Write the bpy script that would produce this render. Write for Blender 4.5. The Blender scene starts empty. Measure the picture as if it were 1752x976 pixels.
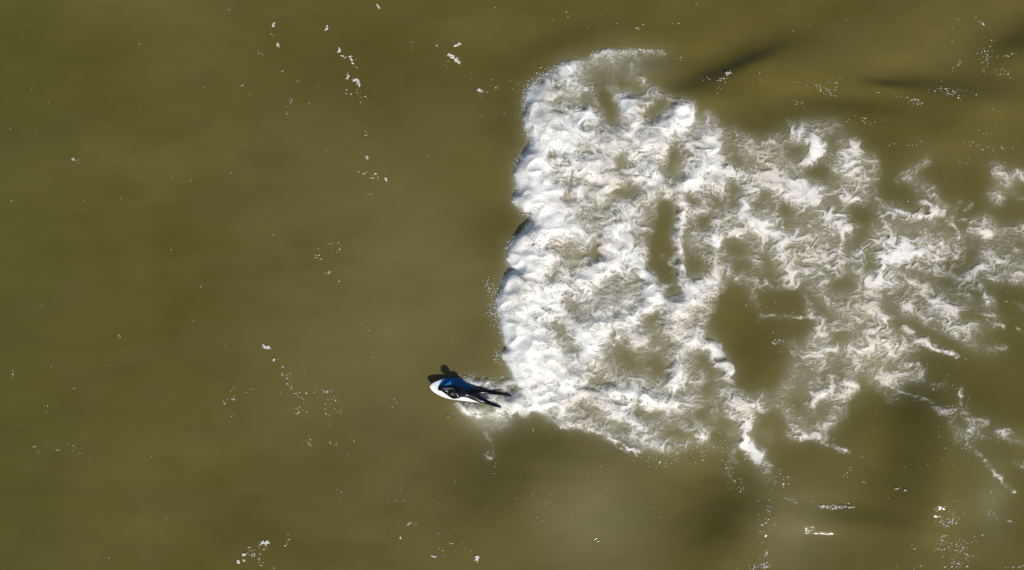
import bpy, bmesh, math, random
import numpy as np
from mathutils import Vector, Matrix

# ------------------------------------------------------------------ camera, sky, sun, exposure
S = bpy.context.scene
COL = S.collection
CAM_H = 24.0
cam_d = bpy.data.cameras.new('camera')
cam = bpy.data.objects.new('camera', cam_d); COL.objects.link(cam)
cam.location = (0, 0, CAM_H)
cam.rotation_euler = (0, 0, 0)
cam_d.sensor_width = 36.0
cam_d.lens = 36.0 * CAM_H / 29.2
cam_d.clip_end = 6000.0
S.camera = cam

SUN_H = Vector((0.36, -0.93, 0)).normalized()     # horizontal direction towards the sun
SUN_EL = math.radians(40)
W = bpy.data.worlds.new('World'); S.world = W; W.use_nodes = True
nt = W.node_tree; nt.nodes.clear()
sky = nt.nodes.new('ShaderNodeTexSky'); sky.sky_type = 'NISHITA'; sky.sun_disc = False
sky.sun_elevation = SUN_EL
sky.sun_rotation = math.atan2(SUN_H.x, SUN_H.y)
bg = nt.nodes.new('ShaderNodeBackground'); bg.inputs['Strength'].default_value = 0.075
wo = nt.nodes.new('ShaderNodeOutputWorld')
nt.links.new(sky.outputs[0], bg.inputs[0]); nt.links.new(bg.outputs[0], wo.inputs[0])
sun_d = bpy.data.lights.new('sun', 'SUN'); sun_d.energy = 4.2; sun_d.angle = math.radians(0.53)
sun_d.color = (1.0, 0.965, 0.90)
sun = bpy.data.objects.new('sun', sun_d); COL.objects.link(sun)
dirv = -(SUN_H * math.cos(SUN_EL) + Vector((0, 0, math.sin(SUN_EL))))
sun.rotation_euler = dirv.to_track_quat('-Z', 'Y').to_euler()
S.view_settings.view_transform = 'Standard'; S.view_settings.look = 'None'
S.view_settings.exposure = 0.0; S.view_settings.gamma = 1.0
S.view_settings.use_curve_mapping = False

# ------------------------------------------------------------------ coordinates: the sea is charted in units of 1/60 m
PX = 60.0
def wx(px): return (px - 876.0) / PX
def wy(py): return (488.0 - py) / PX
def P(px, py, z=0.0): return Vector((wx(px), wy(py), z))

# ------------------------------------------------------------------ noise toolbox (numpy)
_rs = np.random.RandomState(11)
_perm = _rs.permutation(256).astype(np.int32)
_perm = np.concatenate([_perm, _perm, _perm])
_ga = _rs.rand(256) * 2 * np.pi
_gx = np.cos(_ga).astype(np.float32); _gy = np.sin(_ga).astype(np.float32)
def perlin(x, y, seed=0):
    x = np.asarray(x, np.float32) + seed * 17.31; y = np.asarray(y, np.float32) - seed * 9.77
    xi = np.floor(x).astype(np.int32); yi = np.floor(y).astype(np.int32)
    xf = x - xi; yf = y - yi
    xi &= 255; yi &= 255
    u = xf * xf * xf * (xf * (xf * 6 - 15) + 10); v = yf * yf * yf * (yf * (yf * 6 - 15) + 10)
    def g(ix, iy, fx, fy):
        h = _perm[_perm[ix] + iy]
        return _gx[h] * fx + _gy[h] * fy
    a = g(xi, yi, xf, yf); b = g(xi + 1, yi, xf - 1, yf)
    c = g(xi, yi + 1, xf, yf - 1); d = g(xi + 1, yi + 1, xf - 1, yf - 1)
    return (a + u * (b - a)) * (1 - v) + (c + u * (d - c)) * v      # about -0.7..0.7
def fbm(x, y, o=4, seed=0, gain=0.5):
    r = 0; a = 1.0; t = 0
    for i in range(o):
        x, y = x * .8 - y * .6, x * .6 + y * .8
        r = r + a * perlin(x, y, seed + i * 3); t += a
        x = x * 2.03; y = y * 2.03; a *= gain
    return r / t * 1.6
def ridged(x, y, o=3, seed=0, gain=0.55):
    r = 0; a = 1.0; t = 0
    for i in range(o):
        x, y = x * .6 + y * .8, y * .6 - x * .8
        n = 1 - np.abs(perlin(x, y, seed + i * 5)) * 2.2
        r = r + a * np.clip(n, 0, 1) ** 2; t += a
        x = x * 2.1; y = y * 2.1; a *= gain
    return r / t
def sstep(a, b, x):
    t = np.clip((x - a) / (b - a), 0, 1); return t * t * (3 - 2 * t)

class Chart:                      # a raster over the sea, step st units of 1/60 m
    def __init__(s, x0, y0, x1, y1, st):
        s.x0, s.y0, s.st = x0, y0, st
        s.nx = int((x1 - x0) / st) + 1; s.ny = int((y1 - y0) / st) + 1
        s.X, s.Y = np.meshgrid(x0 + np.arange(s.nx) * st, y0 + np.arange(s.ny) * st)
        s.X = s.X.astype(np.float32); s.Y = s.Y.astype(np.float32)
    def sample(s, F, x, y):
        u = np.clip((x - s.x0) / s.st, 0, s.nx - 1.001); v = np.clip((y - s.y0) / s.st, 0, s.ny - 1.001)
        i = u.astype(np.int32); j = v.astype(np.int32); fu = u - i; fv = v - j
        return (F[j, i] * (1 - fu) + F[j, i + 1] * fu) * (1 - fv) + (F[j + 1, i] * (1 - fu) + F[j + 1, i + 1] * fu) * fv
def dist_poly(X, Y, pts, closed=False):
    d = np.full(X.shape, 1e9, np.float32)
    if len(pts) == 1:
        return np.hypot(X - pts[0][0], Y - pts[0][1])
    q = list(pts) + ([pts[0]] if closed else [])
    for (ax, ay), (bx, by) in zip(q[:-1], q[1:]):
        dx, dy = bx - ax, by - ay; L = dx * dx + dy * dy + 1e-6
        t = np.clip(((X - ax) * dx + (Y - ay) * dy) / L, 0, 1)
        d = np.minimum(d, np.hypot(X - ax - t * dx, Y - ay - t * dy))
    return d
def inside(X, Y, pts):
    r = np.zeros(X.shape, bool); n = len(pts)
    for i in range(n):
        ax, ay = pts[i]; bx, by = pts[(i + 1) % n]
        c = ((ay > Y) != (by > Y)) & (X < (bx - ax) * (Y - ay) / ((by - ay) if by != ay else 1e-6) + ax)
        r ^= c
    return r
def blur(F, n):
    for _ in range(n):
        G = F.copy(); G[1:-1] = (F[:-2] + 2 * F[1:-1] + F[2:]) / 4
        F = G.copy(); F[:, 1:-1] = (G[:, :-2] + 2 * G[:, 1:-1] + G[:, 2:]) / 4
    return F

# ------------------------------------------------------------------ where the whitewater lies (surveyed outline and streaks)
FRONT = [(1140,88),(1100,85),(1060,84),(1035,88),(1012,95),(985,101),(972,107),(957,107),(950,117),(935,130),(920,140),
 (905,150),(899,165),(896,185),(895,205),(902,225),(909,240),(905,255),(893,268),(881,285),(878,305),(884,325),(885,335),(877,340),
 (878,349),(892,361),(906,368),(908,382),(893,394),(876,410),(868,428),(868,447),(881,460),(863,474),(858,492),(849,512),(852,535),
 (855,560),(860,582),(868,594),(856,607),(868,630),(880,648),(888,662),(872,680),(862,694),(868,710),(895,708),(915,702),(925,714),
 (945,724),(975,732),(1005,742)]
MASS = FRONT + [(1060,752),(1100,745),(1140,750),(1190,745),(1240,742),(1280,745),(1300,720),(1295,690),(1262,655),(1235,610),
 (1215,585),(1195,560),(1180,530),(1150,500),(1120,480),(1110,440),(1120,400),(1130,360),(1165,330),(1215,330),(1262,330),(1270,290),
 (1250,255),(1215,235),(1180,200),(1165,183),(1150,160),(1125,150),(1150,120),(1150,95)]
TRAIL = [(1250,230),(1300,240),(1340,205),(1440,210),(1500,250),(1500,330),(1560,350),(1640,390),(1700,370),(1850,370),(1850,480),(1700,500),
 (1730,560),(1640,605),(1545,600),(1545,660),(1480,690),(1440,740),(1345,760),(1325,700),(1350,640),(1400,600),(1385,540),(1330,440),(1290,400),(1250,350)]
# density, half width, points
ADD = [
 # first boil, front roller
 (.92,34,[(930,170),(930,215),(928,260),(915,310),(925,350),(935,400),(912,440),(905,490),(895,540),(905,590),(915,640),(925,680)]),
 (.75,26,[(960,250),(985,300),(960,350),(965,400),(950,450),(960,500),(945,560),(950,620),(960,680)]),
 (.45,24,[(970,120),(965,160),(985,210),(1000,260)]),
 (.55,9,[(985,228),(1010,240),(1040,255),(1075,262)]),(.6,12,[(1000,205),(1018,180),(1015,150)]),
 (.7,20,[(1075,195),(1085,170),(1100,160)]),(.75,16,[(1065,175),(1080,205),(1100,190)]),
 (.3,10,[(1045,95),(1048,130),(1045,165),(1050,195)]),(.3,8,[(985,155),(1030,152),(1070,158)]),
 (.75,20,[(1170,195),(1150,210),(1125,225),(1105,250)]),(.8,12,[(1171,190),(1172,200)]),
 (.35,9,[(1110,165),(1135,155),(1155,172),(1163,182)]),
 (.6,25,[(1040,230),(1070,240),(1110,250),(1140,245)]),
 (.7,22,[(1075,280),(1090,300),(1090,330)]),(.8,18,[(1130,260),(1115,290),(1120,310)]),
 (.75,24,[(1000,290),(1030,290),(1045,310),(1040,330)]),
 (.85,16,[(1040,420),(1055,410),(1075,430),(1095,455),(1110,480),(1112,505),(1106,530),(1085,545),(1050,548),(1020,560),(990,570)]),
 (.8,26,[(1045,440),(1030,465),(1000,480),(960,500)]),
 (.7,22,[(1005,585),(1000,610),(985,640)]),(.6,22,[(1040,380),(1070,360),(1050,395)]),
 (.75,15,[(1030,572),(1070,578),(1110,580)]),(.55,20,[(1070,510),(1040,520)]),
 (.55,22,[(950,690),(980,690),(1020,700),(1050,715),(1075,722)]),
 (.55,20,[(1020,650),(1060,665),(1100,680),(1140,690),(1180,690)]),
 (.5,16,[(1000,668),(1040,680),(1090,690)]),(.6,12,[(1045,690),(1060,705),(1078,722)]),
 (.5,16,[(1150,640),(1162,610),(1175,595)]),(.55,14,[(1160,640),(1185,655),(1210,640)]),
 (.75,9,[(1215,590),(1232,615),(1244,635),(1240,645)]),
 # second boil
 (.85,22,[(1215,240),(1215,275),(1190,290),(1180,320),(1165,335)]),(.7,14,[(1215,205),(1222,225)]),
 (.75,26,[(1180,260),(1215,285),(1230,310)]),(.5,18,[(1255,235),(1270,245),(1295,262)]),
 (.8,9,[(1162,335),(1166,350)]),(.95,8,[(1167,352),(1160,380),(1157,405),(1160,430),(1163,460)]),
 (.85,6,[(1163,460),(1164,480),(1163,495)]),
 (.45,18,[(1185,360),(1190,400),(1195,430)]),(.8,13,[(1225,405),(1218,430),(1220,460),(1212,480)]),
 (.9,17,[(1175,490),(1185,515),(1160,530),(1142,545)]),(.75,14,[(1140,550),(1150,570),(1175,580),(1200,585),(1215,590)]),
 (.6,10,[(1100,493),(1130,515),(1160,520)]),(.5,18,[(1200,490),(1210,520),(1195,560)]),
 (.35,12,[(1215,500),(1240,480),(1240,460)]),(.3,3,[(1112,491),(1135,490),(1148,486)]),
 # upper trail
 (.55,14,[(1262,300),(1285,320),(1275,345)]),(.35,14,[(1325,235),(1322,255),(1318,270)]),
 (.5,8,[(1345,208),(1350,225),(1370,225)]),(.4,16,[(1365,215),(1400,220),(1430,215)]),(.7,13,[(1392,235),(1395,260),(1380,275)]),
 (.6,8,[(1378,275),(1370,295)]),(.5,14,[(1330,270),(1320,290)]),
 (.85,20,[(1335,310),(1360,325),(1380,340),(1365,315)]),(.6,12,[(1300,310),(1330,325),(1350,345)]),
 (.55,9,[(1380,345),(1410,360),(1425,362)]),(.5,16,[(1280,340),(1310,355),(1320,375)]),
 (.75,14,[(1265,360),(1290,385),(1320,400),(1335,410)]),(.35,5,[(1390,325),(1420,332),(1440,328)]),
 (.85,15,[(1333,425),(1340,445),(1345,465),(1355,480)]),(.6,18,[(1365,405),(1380,420),(1360,440)]),
 (.35,6,[(1405,385),(1420,395),(1415,410)]),
 # tall clump
 (.75,14,[(1460,245),(1458,270),(1452,290)]),(.65,22,[(1455,285),(1465,305),(1470,315)]),(.75,10,[(1445,335),(1465,340),(1480,335)]),
 (.4,10,[(1490,268),(1500,295),(1485,310)]),(.3,3,[(1400,335),(1425,330),(1440,327)]),
 # ribbon on the right
 (.5,12,[(1585,275),(1565,285),(1550,300),(1570,315),(1590,325)]),(.35,14,[(1580,330),(1600,335),(1610,350),(1600,375)]),
 (.5,3,[(1505,365),(1515,358),(1525,370),(1510,378),(1505,368)]),(.4,8,[(1515,380),(1512,400)]),(.5,4,[(1530,362),(1560,370),(1575,360)]),
 (.55,3,[(1580,345),(1595,355),(1590,370),(1565,366)]),
 (.8,20,[(1515,410),(1530,425),(1520,440)]),(.6,22,[(1550,415),(1570,425),(1545,440)]),(.75,4,[(1550,432),(1577,432)]),
 (.45,14,[(1490,415),(1470,430),(1465,445)]),(.6,3,[(1510,400),(1510,430),(1508,460)]),
 (.5,3,[(1443,383),(1440,400),(1436,430),(1425,455)]),(.4,3,[(1420,385),(1440,380),(1450,390)]),(.45,3,[(1412,420),(1408,440),(1415,455)]),
 (.45,22,[(1400,430),(1430,450),(1410,475)]),(.4,20,[(1440,470),(1400,480),(1380,470)]),
 (.75,12,[(1475,470),(1485,480),(1495,490),(1505,475)]),(.55,18,[(1505,490),(1525,480),(1555,485)]),
 (.4,14,[(1560,485),(1590,500),(1600,515)]),
 (.75,14,[(1490,525),(1500,540),(1505,555)]),(.5,20,[(1440,520),(1460,540),(1440,555)]),(.45,18,[(1475,560),(1500,575),(1530,590)]),
 (.45,20,[(1410,500),(1430,520),(1455,510)]),(.55,10,[(1545,525),(1560,535),(1580,545)]),
 (.4,18,[(1560,530),(1585,555)]),(.6,3.5,[(1545,560),(1570,580),(1600,595),(1632,610)]),
 (.65,14,[(1610,515),(1625,525),(1610,545)]),(.5,12,[(1640,490),(1660,470),(1650,500)]),(.4,10,[(1625,560),(1640,570),(1660,560)]),
 (.45,8,[(1690,510),(1685,535),(1695,550)]),(.35,3,[(1672,480),(1680,505),(1685,520)]),(.3,3,[(1690,550),(1715,560)]),
 (.5,14,[(1680,450),(1710,450),(1740,455),(1790,470)]),(.35,10,[(1680,455),(1660,475)]),
 (.35,2.5,[(1545,458),(1590,462),(1620,458)]),
 # right edge upper
 (.45,16,[(1715,300),(1720,320),(1705,335)]),(.35,8,[(1740,300),(1752,298)]),
 (.6,12,[(1690,375),(1685,395),(1710,395),(1740,390),(1790,385)]),(.4,3,[(1640,378),(1665,380),(1680,390)]),
 (.45,6,[(1640,345),(1630,365),(1625,385),(1640,398)]),(.4,4,[(1660,350),(1650,360)]),
 # middle column going down
 (.55,8,[(1378,500),(1380,520),(1385,540)]),(.4,3,[(1300,540),(1330,542),(1370,545)]),(.3,8,[(1280,480),(1290,510),(1295,530)]),
 (.6,16,[(1405,555),(1412,580),(1410,605)]),(.4,18,[(1390,580),(1395,600)]),
 (.5,20,[(1425,600),(1455,615),(1480,600)]),(.45,18,[(1505,580),(1530,600)]),
 (.4,18,[(1360,625),(1345,650),(1340,675)]),(.5,14,[(1400,625),(1420,640),(1395,655)]),(.7,9,[(1385,690),(1400,675),(1418,660)]),
 (.6,12,[(1455,650),(1450,665),(1445,680)]),(.6,14,[(1470,630),(1500,635),(1525,645)]),
 (.45,12,[(1540,645),(1560,645),(1575,640)]),(.45,6,[(1515,655),(1515,675),(1530,695)]),(.3,2.5,[(1530,665),(1550,675),(1580,682)]),
 (.45,12,[(1330,690),(1350,700),(1355,725)]),(.55,8,[(1350,745),(1380,745),(1410,745)]),(.35,9,[(1400,735),(1415,725)]),
 (.35,2,[(1405,758),(1430,765),(1455,775)]),(.35,10,[(1435,700),(1450,710)]),(.3,5,[(1420,705),(1450,695)]),
 # lower right tail of the first mass
 (.6,11,[(1240,670),(1250,685),(1290,690)]),(.6,14,[(1300,680),(1305,695)]),(.65,16,[(1255,700),(1270,720),(1272,745)]),
 (.6,9,[(1275,750),(1290,775),(1305,795),(1312,808)]),(.35,6,[(1245,740),(1255,770),(1262,790)]),(.3,5,[(1250,785),(1252,820)]),
 (.35,12,[(1310,740),(1318,750)]),(.35,8,[(1320,795)]),
 (.45,16,[(1105,745),(1130,760),(1160,765),(1190,750)]),(.55,6,[(1185,740),(1195,745),(1210,750)]),(.35,9,[(1220,700),(1225,725)]),
 (.5,2,[(1005,732),(1030,743),(1055,755),(1075,768),(1090,775)]),(.35,14,[(985,715),(1020,730),(1045,745),(1075,748)]),
 (.65,7,[(962,728),(970,730)]),
 # star-shaped clump far right
 (.5,10,[(1640,705),(1660,725),(1685,720)]),(.5,3,[(1640,665),(1638,690)]),(.4,12,[(1620,745),(1645,740)]),
 (.35,7,[(1595,702),(1620,703)]),(.45,3.5,[(1645,757),(1670,780),(1690,800)]),(.45,3,[(1690,800),(1710,820),(1735,842)]),
 (.45,7,[(1705,740),(1720,742)]),(.3,3,[(1732,790),(1752,798)]),
 (.35,7,[(1590,655),(1615,662)]),(.4,3,[(1550,622),(1570,622)]),
 (.3,9,[(1700,595),(1715,600)]),(.3,2,[(1735,560),(1755,570)]),
 # small patch on the mass's back
 (.6,8,[(1090,135),(1100,140),(1106,136)]),(.35,3,[(1078,110),(1080,122)]),
 # crest line at the top
 (.45,5,[(1010,98),(1035,90),(1060,88),(1090,88),(1135,90)]),
 (.4,12,[(1700,300),(1735,310),(1760,300)]),(.45,14,[(1600,440),(1640,430),(1625,450)]),(.3,16,[(1580,400),(1600,420)]),(.35,18,[(1640,560),(1660,590),(1690,600)]),
 (.35,12,[(1700,470),(1740,480),(1780,500)]),(.3,14,[(1480,600),(1540,615),(1570,640)]),(.4,8,[(1735,520),(1752,535),(1790,540)]),(.3,10,[(1545,300),(1530,310)]),(.25,14,[(1490,390),(1450,400),(1420,400)]),
 (.3,12,[(1700,740),(1740,750),(1790,760)]),(.3,6,[(1740,790),(1770,810)]),(.3,20,[(1350,590),(1385,610)]),(.25,14,[(1285,470),(1300,490),(1340,480)]),(.3,12,[(1250,400),(1290,410),(1320,430)]),
 (.35,14,[(1380,380),(1420,372),(1400,400)]),(.3,16,[(1550,590),(1580,600)]),(.3,18,[(1090,760),(1150,775)]),(.3,14,[(1310,820),(1300,780)]),(.3,14,[(1200,750),(1230,770)]),
 (.6,16,[(1230,310),(1245,340),(1240,370)]),(.5,14,[(1200,350),(1222,380)]),(.4,12,[(1250,375),(1262,400)]),(.65,12,[(1100,330),(1140,322),(1155,330)]),
 (.35,14,[(1360,740),(1400,725),(1430,715)]),(.4,6,[(1400,755),(1425,762),(1450,775)]),(.35,12,[(1590,690),(1630,735),(1680,745)]),(.35,10,[(1250,650),(1240,620)]),(.4,14,[(1245,390),(1290,430),(1300,460)]),(.35,9,[(1270,470),(1300,485),(1335,490)]),
 (.9,12,[(872,700),(888,692),(895,705)]),(.55,6,[(846,688),(858,692)]),(.6,7,[(880,682),(890,676)]),(.4,10,[(1500,650),(1540,660),(1560,655)]),(.35,8,[(1530,680),(1545,690)]),
 (.5,10,[(1235,435),(1262,448),(1285,440)]),(.45,9,[(1245,465),(1262,480)]),(.45,10,[(1140,390),(1150,400)]),(.4,8,[(1130,440),(1145,450)]),(.4,10,[(1700,330),(1712,345)]),(.45,8,[(1745,300),(1770,310)]),(.4,10,[(1600,360),(1625,380)]),
 (.4,8,[(1700,285),(1712,300),(1730,296)]),(.5,7,[(1675,380),(1690,372),(1705,385)]),(.45,9,[(1740,335),(1760,345)]),(.4,6,[(1735,430),(1760,440)]),(.35,7,[(1660,395),(1640,410)]),
 (.45,10,[(1290,240),(1300,262),(1290,285)]),(.35,12,[(1440,375),(1460,395)]),(.35,8,[(1500,330),(1512,350)]),(.4,6,[(1600,470),(1640,475),(1670,465)]),
 # wash round the surfer
 (.7,8,[(782,694),(795,704),(815,708)]),(.5,8,[(800,700),(830,704),(850,708)]),(.8,10,[(868,700),(885,695)]),
 (.35,12,[(800,706),(830,712),(850,715)]),(.5,3,[(860,658),(870,655),(880,655)]),(.35,6,[(795,655),(800,650)]),
 (.4,4,[(820,655),(835,653)]),(.3,10,[(845,660),(870,668)]),(.35,6,[(840,683),(852,688)]),(.6,6,[(866,670),(876,672)]),
 (.7,5,[(796,650),(803,655),(812,657)]),(.5,5,[(815,655),(835,655),(850,660),(862,664)]),(.55,7,[(838,672),(850,680),(862,686)]),
 (.6,7,[(790,698),(810,699),(840,702)]),(.75,9,[(850,702),(870,692),(885,680)]),(.4,7,[(870,655),(885,662)]),(.3,9,[(800,660),(830,664)]),
 (.22,24,[(815,725),(840,735),(860,730)]),(.3,2,[(830,742),(843,763),(845,780)]),(.4,4,[(832,780),(838,785)]),
 (.25,6,[(835,490),(845,500)]),(.25,6,[(842,530),(845,545)]),
]
CRISP = [(.9,14,[(1045,440),(1030,462),(1000,478)]),(.85,14,[(990,560),(1010,590),(1000,620)]),(.8,12,[(1215,240),(1210,270)]),(.85,12,[(1165,200),(1150,215),(1130,225)]),
 (.8,8,[(1045,300),(1042,330)]),(.75,8,[(1000,287),(1040,287)]),(.8,10,[(1078,180),(1075,205)]),(.7,8,[(1185,300),(1170,320)]),(.8,12,[(1320,310),(1350,330)]),
 (.7,10,[(1280,375),(1305,392)]),(.7,9,[(1460,262),(1455,285)]),(.7,9,[(1392,240),(1397,262)]),(.7,10,[(1160,635),(1150,655)]),(.75,8,[(1040,668),(1075,672),(1110,690),(1150,690)]),
 (.7,8,[(1040,690),(1060,712)]),(.75,8,[(1150,560),(1160,575)]),(.97,6,[(1167,352),(1161,380),(1158,405),(1161,430),(1163,460),(1163,480)]),(.8,10,[(1170,195),(1172,200)]),
 (.9,12,[(1060,425),(1050,432)]),(.85,8,[(1090,455),(1110,480),(1112,505),(1105,530)]),(.9,12,[(1180,500),(1175,515),(1150,532)]),
 (.85,12,[(1345,325),(1375,342),(1350,315)]),(.7,6,[(1447,335),(1465,341)]),(.7,8,[(1495,525),(1503,545)]),(.75,6,[(1335,430),(1342,450),(1350,470)]),
 (.7,5,[(1378,690),(1390,688)]),(.6,4,[(1390,690),(1405,675),(1418,662)]),(.55,3,[(1512,405),(1510,430),(1508,460)]),(.7,4,[(1550,431),(1576,432)]),
 (.7,7,[(1217,400),(1222,420)]),(.8,7,[(1232,610),(1245,635)]),(.6,6,[(1273,748),(1270,760)]),(.6,8,[(1285,770),(1295,785)]),(.7,5,[(1092,137),(1104,139)]),
 (.7,8,[(1685,390),(1690,400)]),(.6,6,[(1600,515),(1620,525)]),(.5,4,[(1568,345),(1590,350),(1594,362)])]
SUB = [
 (.75,16,[(1040,180),(1030,165)]),(.8,12,[(1048,198),(1046,208)]),(.7,12,[(1065,150),(1090,155),(1110,125)]),
 (.7,12,[(1110,195),(1130,188)]),(.6,12,[(1000,170)]),(.9,26,[(1120,125),(1150,130)]),(.5,20,[(1060,125),(1020,140)]),
 (.6,7,[(968,313),(975,322)]),(.55,10,[(985,310)]),(.65,8,[(967,340),(980,342)]),(.8,9,[(1058,290),(1062,275)]),
 (.7,13,[(1055,330),(1070,335),(1085,325)]),(.5,8,[(1000,265)]),(.6,10,[(1150,270),(1142,290)]),(.5,10,[(1155,250),(1150,265)]),
 (.55,11,[(1138,345),(1135,365),(1130,385),(1122,405)]),(.72,10,[(1145,375),(1140,400),(1145,440),(1150,480)]),
 (.9,14,[(1110,455),(1135,470),(1150,490)]),(.55,8,[(1015,428),(1012,445)]),(.4,14,[(975,420),(965,430)]),
 (.6,9,[(945,465),(940,475)]),(.65,10,[(1050,470),(1035,478)]),(.5,11,[(965,515),(978,520)]),(.35,18,[(1030,500),(1045,505)]),
 (.6,8,[(953,552),(962,568)]),(.5,8,[(975,580),(985,595),(992,625)]),(.85,12,[(1110,545),(1125,545)]),(.4,7,[(1125,575),(1150,588)]),
 (.55,18,[(1060,590),(1080,630),(1070,610)]),(.6,14,[(1110,620),(1130,630)]),(.65,12,[(1020,650),(1035,655)]),
 (.8,10,[(1095,702),(1120,705)]),(.7,10,[(1195,708),(1205,705)]),(.45,14,[(1000,695),(1030,715)]),(.6,10,[(1055,720),(1070,735)]),
 (.55,12,[(1200,610),(1215,640),(1205,670)]),(.5,8,[(1055,683)]),(.45,12,[(1160,670),(1180,660)]),
 (.45,16,[(1250,430),(1262,450)]),(.8,6,[(1180,335),(1185,350)]),(.6,10,[(1200,380),(1210,370)]),
 (.6,10,[(1255,320),(1250,350)]),(.55,12,[(1285,365),(1305,340)]),(.7,10,[(1395,290),(1380,300)]),(.8,10,[(1340,345),(1345,362)]),
 (.7,15,[(1445,485),(1430,490)]),(.6,8,[(1180,745),(1140,742)]),(.75,5,[(1380,500),(1400,525),(1420,545)]),
 (.6,9,[(1425,575),(1440,580)]),(.5,12,[(1560,555),(1600,580),(1640,610)]),(.8,14,[(1360,690)]),(.35,18,[(1420,625),(1410,640)]),
 (.5,14,[(1470,405),(1480,400)]),(.8,8,[(903,363),(900,378)]),(.7,10,[(890,668),(880,664)]),(.9,14,[(918,722)]),
 (.5,8,[(1230,720),(1250,730)]),(.6,8,[(945,265)]),
]
def s3_early(X, Y):
    fy = np.array([p[1] for p in FRONT[4:40]]); fx = np.array([p[0] for p in FRONT[4:40]])
    o = np.argsort(fy); return X - np.interp(Y, fy[o], fx[o])
def build_fields():
    C = Chart(700, 20, 1860, 1060, 2.0)
    X, Y = C.X, C.Y
    # ragged domain
    wxn = fbm(X / 46, Y / 46, 4, 1) * 15 + fbm(X / 13, Y / 13, 3, 21) * 8
    wyn = fbm(X / 46, Y / 46, 4, 2) * 12 + fbm(X / 13, Y / 13, 3, 22) * 8
    near_surfer = np.exp(-((X - 830) ** 2 + (Y - 690) ** 2) / 60.0 ** 2)
    fd = dist_poly(X, Y, FRONT)
    calm = (1 - .93 * near_surfer) * (.35 + .65 * sstep(8, 50, fd))
    Xw = X + wxn * calm; Yw = Y + wyn * calm
    m = inside(Xw, Yw, MASS)
    sd = dist_poly(Xw, Yw, MASS, True)
    sd = np.where(m, sd, -sd)
    D = .47 * sstep(-3, 9, sd) * (1 - .35 * sstep(1080, 1200, X)) * (1 - .25 * sstep(980, 1040, X) * (1 - sstep(160, 230, Y)))
    T_ = inside(Xw, Yw, TRAIL); ts = dist_poly(Xw, Yw, TRAIL, True); ts = np.where(T_, ts, -ts)
    D = np.maximum(D, sstep(-10, 30, ts) * np.clip(.22 + .30 * fbm(X / 60, Y / 50, 3, 33), 0, 1))
    Xm = X + wxn * calm * .6; Ym = Y + wyn * calm * .6
    for d, w, pts in ADD:
        r = dist_poly(Xm, Ym, pts) / (w * .86)
        D = 1 - (1 - D) * (1 - d * .94 * np.exp(-r ** 2 * .8))
    Xc = X + (wxn * .35 + fbm(X / 9, Y / 9, 2, 25) * 3) * calm; Yc = Y + (wyn * .35 + fbm(X / 9, Y / 9, 2, 26) * 3) * calm
    for d, w, pts in SUB:
        r = dist_poly(Xc, Yc, pts) / w
        D = D * (1 - min(.97, d * 1.1) * np.exp(-r ** 2 * .8))
    D = 1 - (1 - D) * (1 - .8 * sstep(-2, 4, sd) * (1 - sstep(18, 60, s3_early(X, Y))) * sstep(130, 190, Y) * (1 - sstep(650, 690, Y)))
    for d, w, pts in ADD + CRISP:
        if w <= 4 or (d, w, pts) in CRISP:
            r = dist_poly(Xc, Yc, pts) / w
            D = 1 - (1 - D) * (1 - min(.97, d * 1.2) * np.exp(-r ** 2 * .8))
    # keep the leading edge crisp: nothing far ahead of the front
    left = (X < 1000) & (Y < 650) & (sd < -4)
    D = np.where(left, D * np.exp(-np.clip(-sd - 4, 0, 99) / 5), D)
    # wave set-up behind the front: height follows how far behind the leading edge a point lies
    fy = np.array([p[1] for p in FRONT[4:40]]); fx = np.array([p[0] for p in FRONT[4:40]])
    o = np.argsort(fy); fxs = np.interp(Y, fy[o], fx[o]); fxs = np.where(Y < 95, fxs + (95 - Y) * 1.5, fxs)
    s3 = X - blur(fxs.astype(np.float32), 6)
    Hm = .27 * sstep(-6, 40, s3) * (0.30 + .70 * np.exp(-np.clip(s3, 0, 999) / 170))
    Hm = Hm * sstep(80, 260, Y) * (1 - sstep(540, 830, Y)) * (1 - sstep(1100, 1800, X) * .8)
    Hm = blur(Hm.astype(np.float32), 8)
    A1 = blur(D.astype(np.float32), 8); A2 = blur(A1, 90)
    A = np.maximum(.75 * A1, np.clip(1.45 * A2, 0, 1) * (.55 + .45 * sstep(.02, .3, A1))) * (.85 + .5 * fbm(X / 55, Y / 40, 4, 160))            # air mixed into the water round the foam
    edge = (1 - sstep(1765, 1850, X))                       # the survey ends past the right of the view: let everything run out there
    return C, (D * edge).astype(np.float32), Hm * edge, A * edge, s3
CH, DEN, HMAC, AER, SFR = build_fields()
DENB = blur(DEN, 9)

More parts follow.
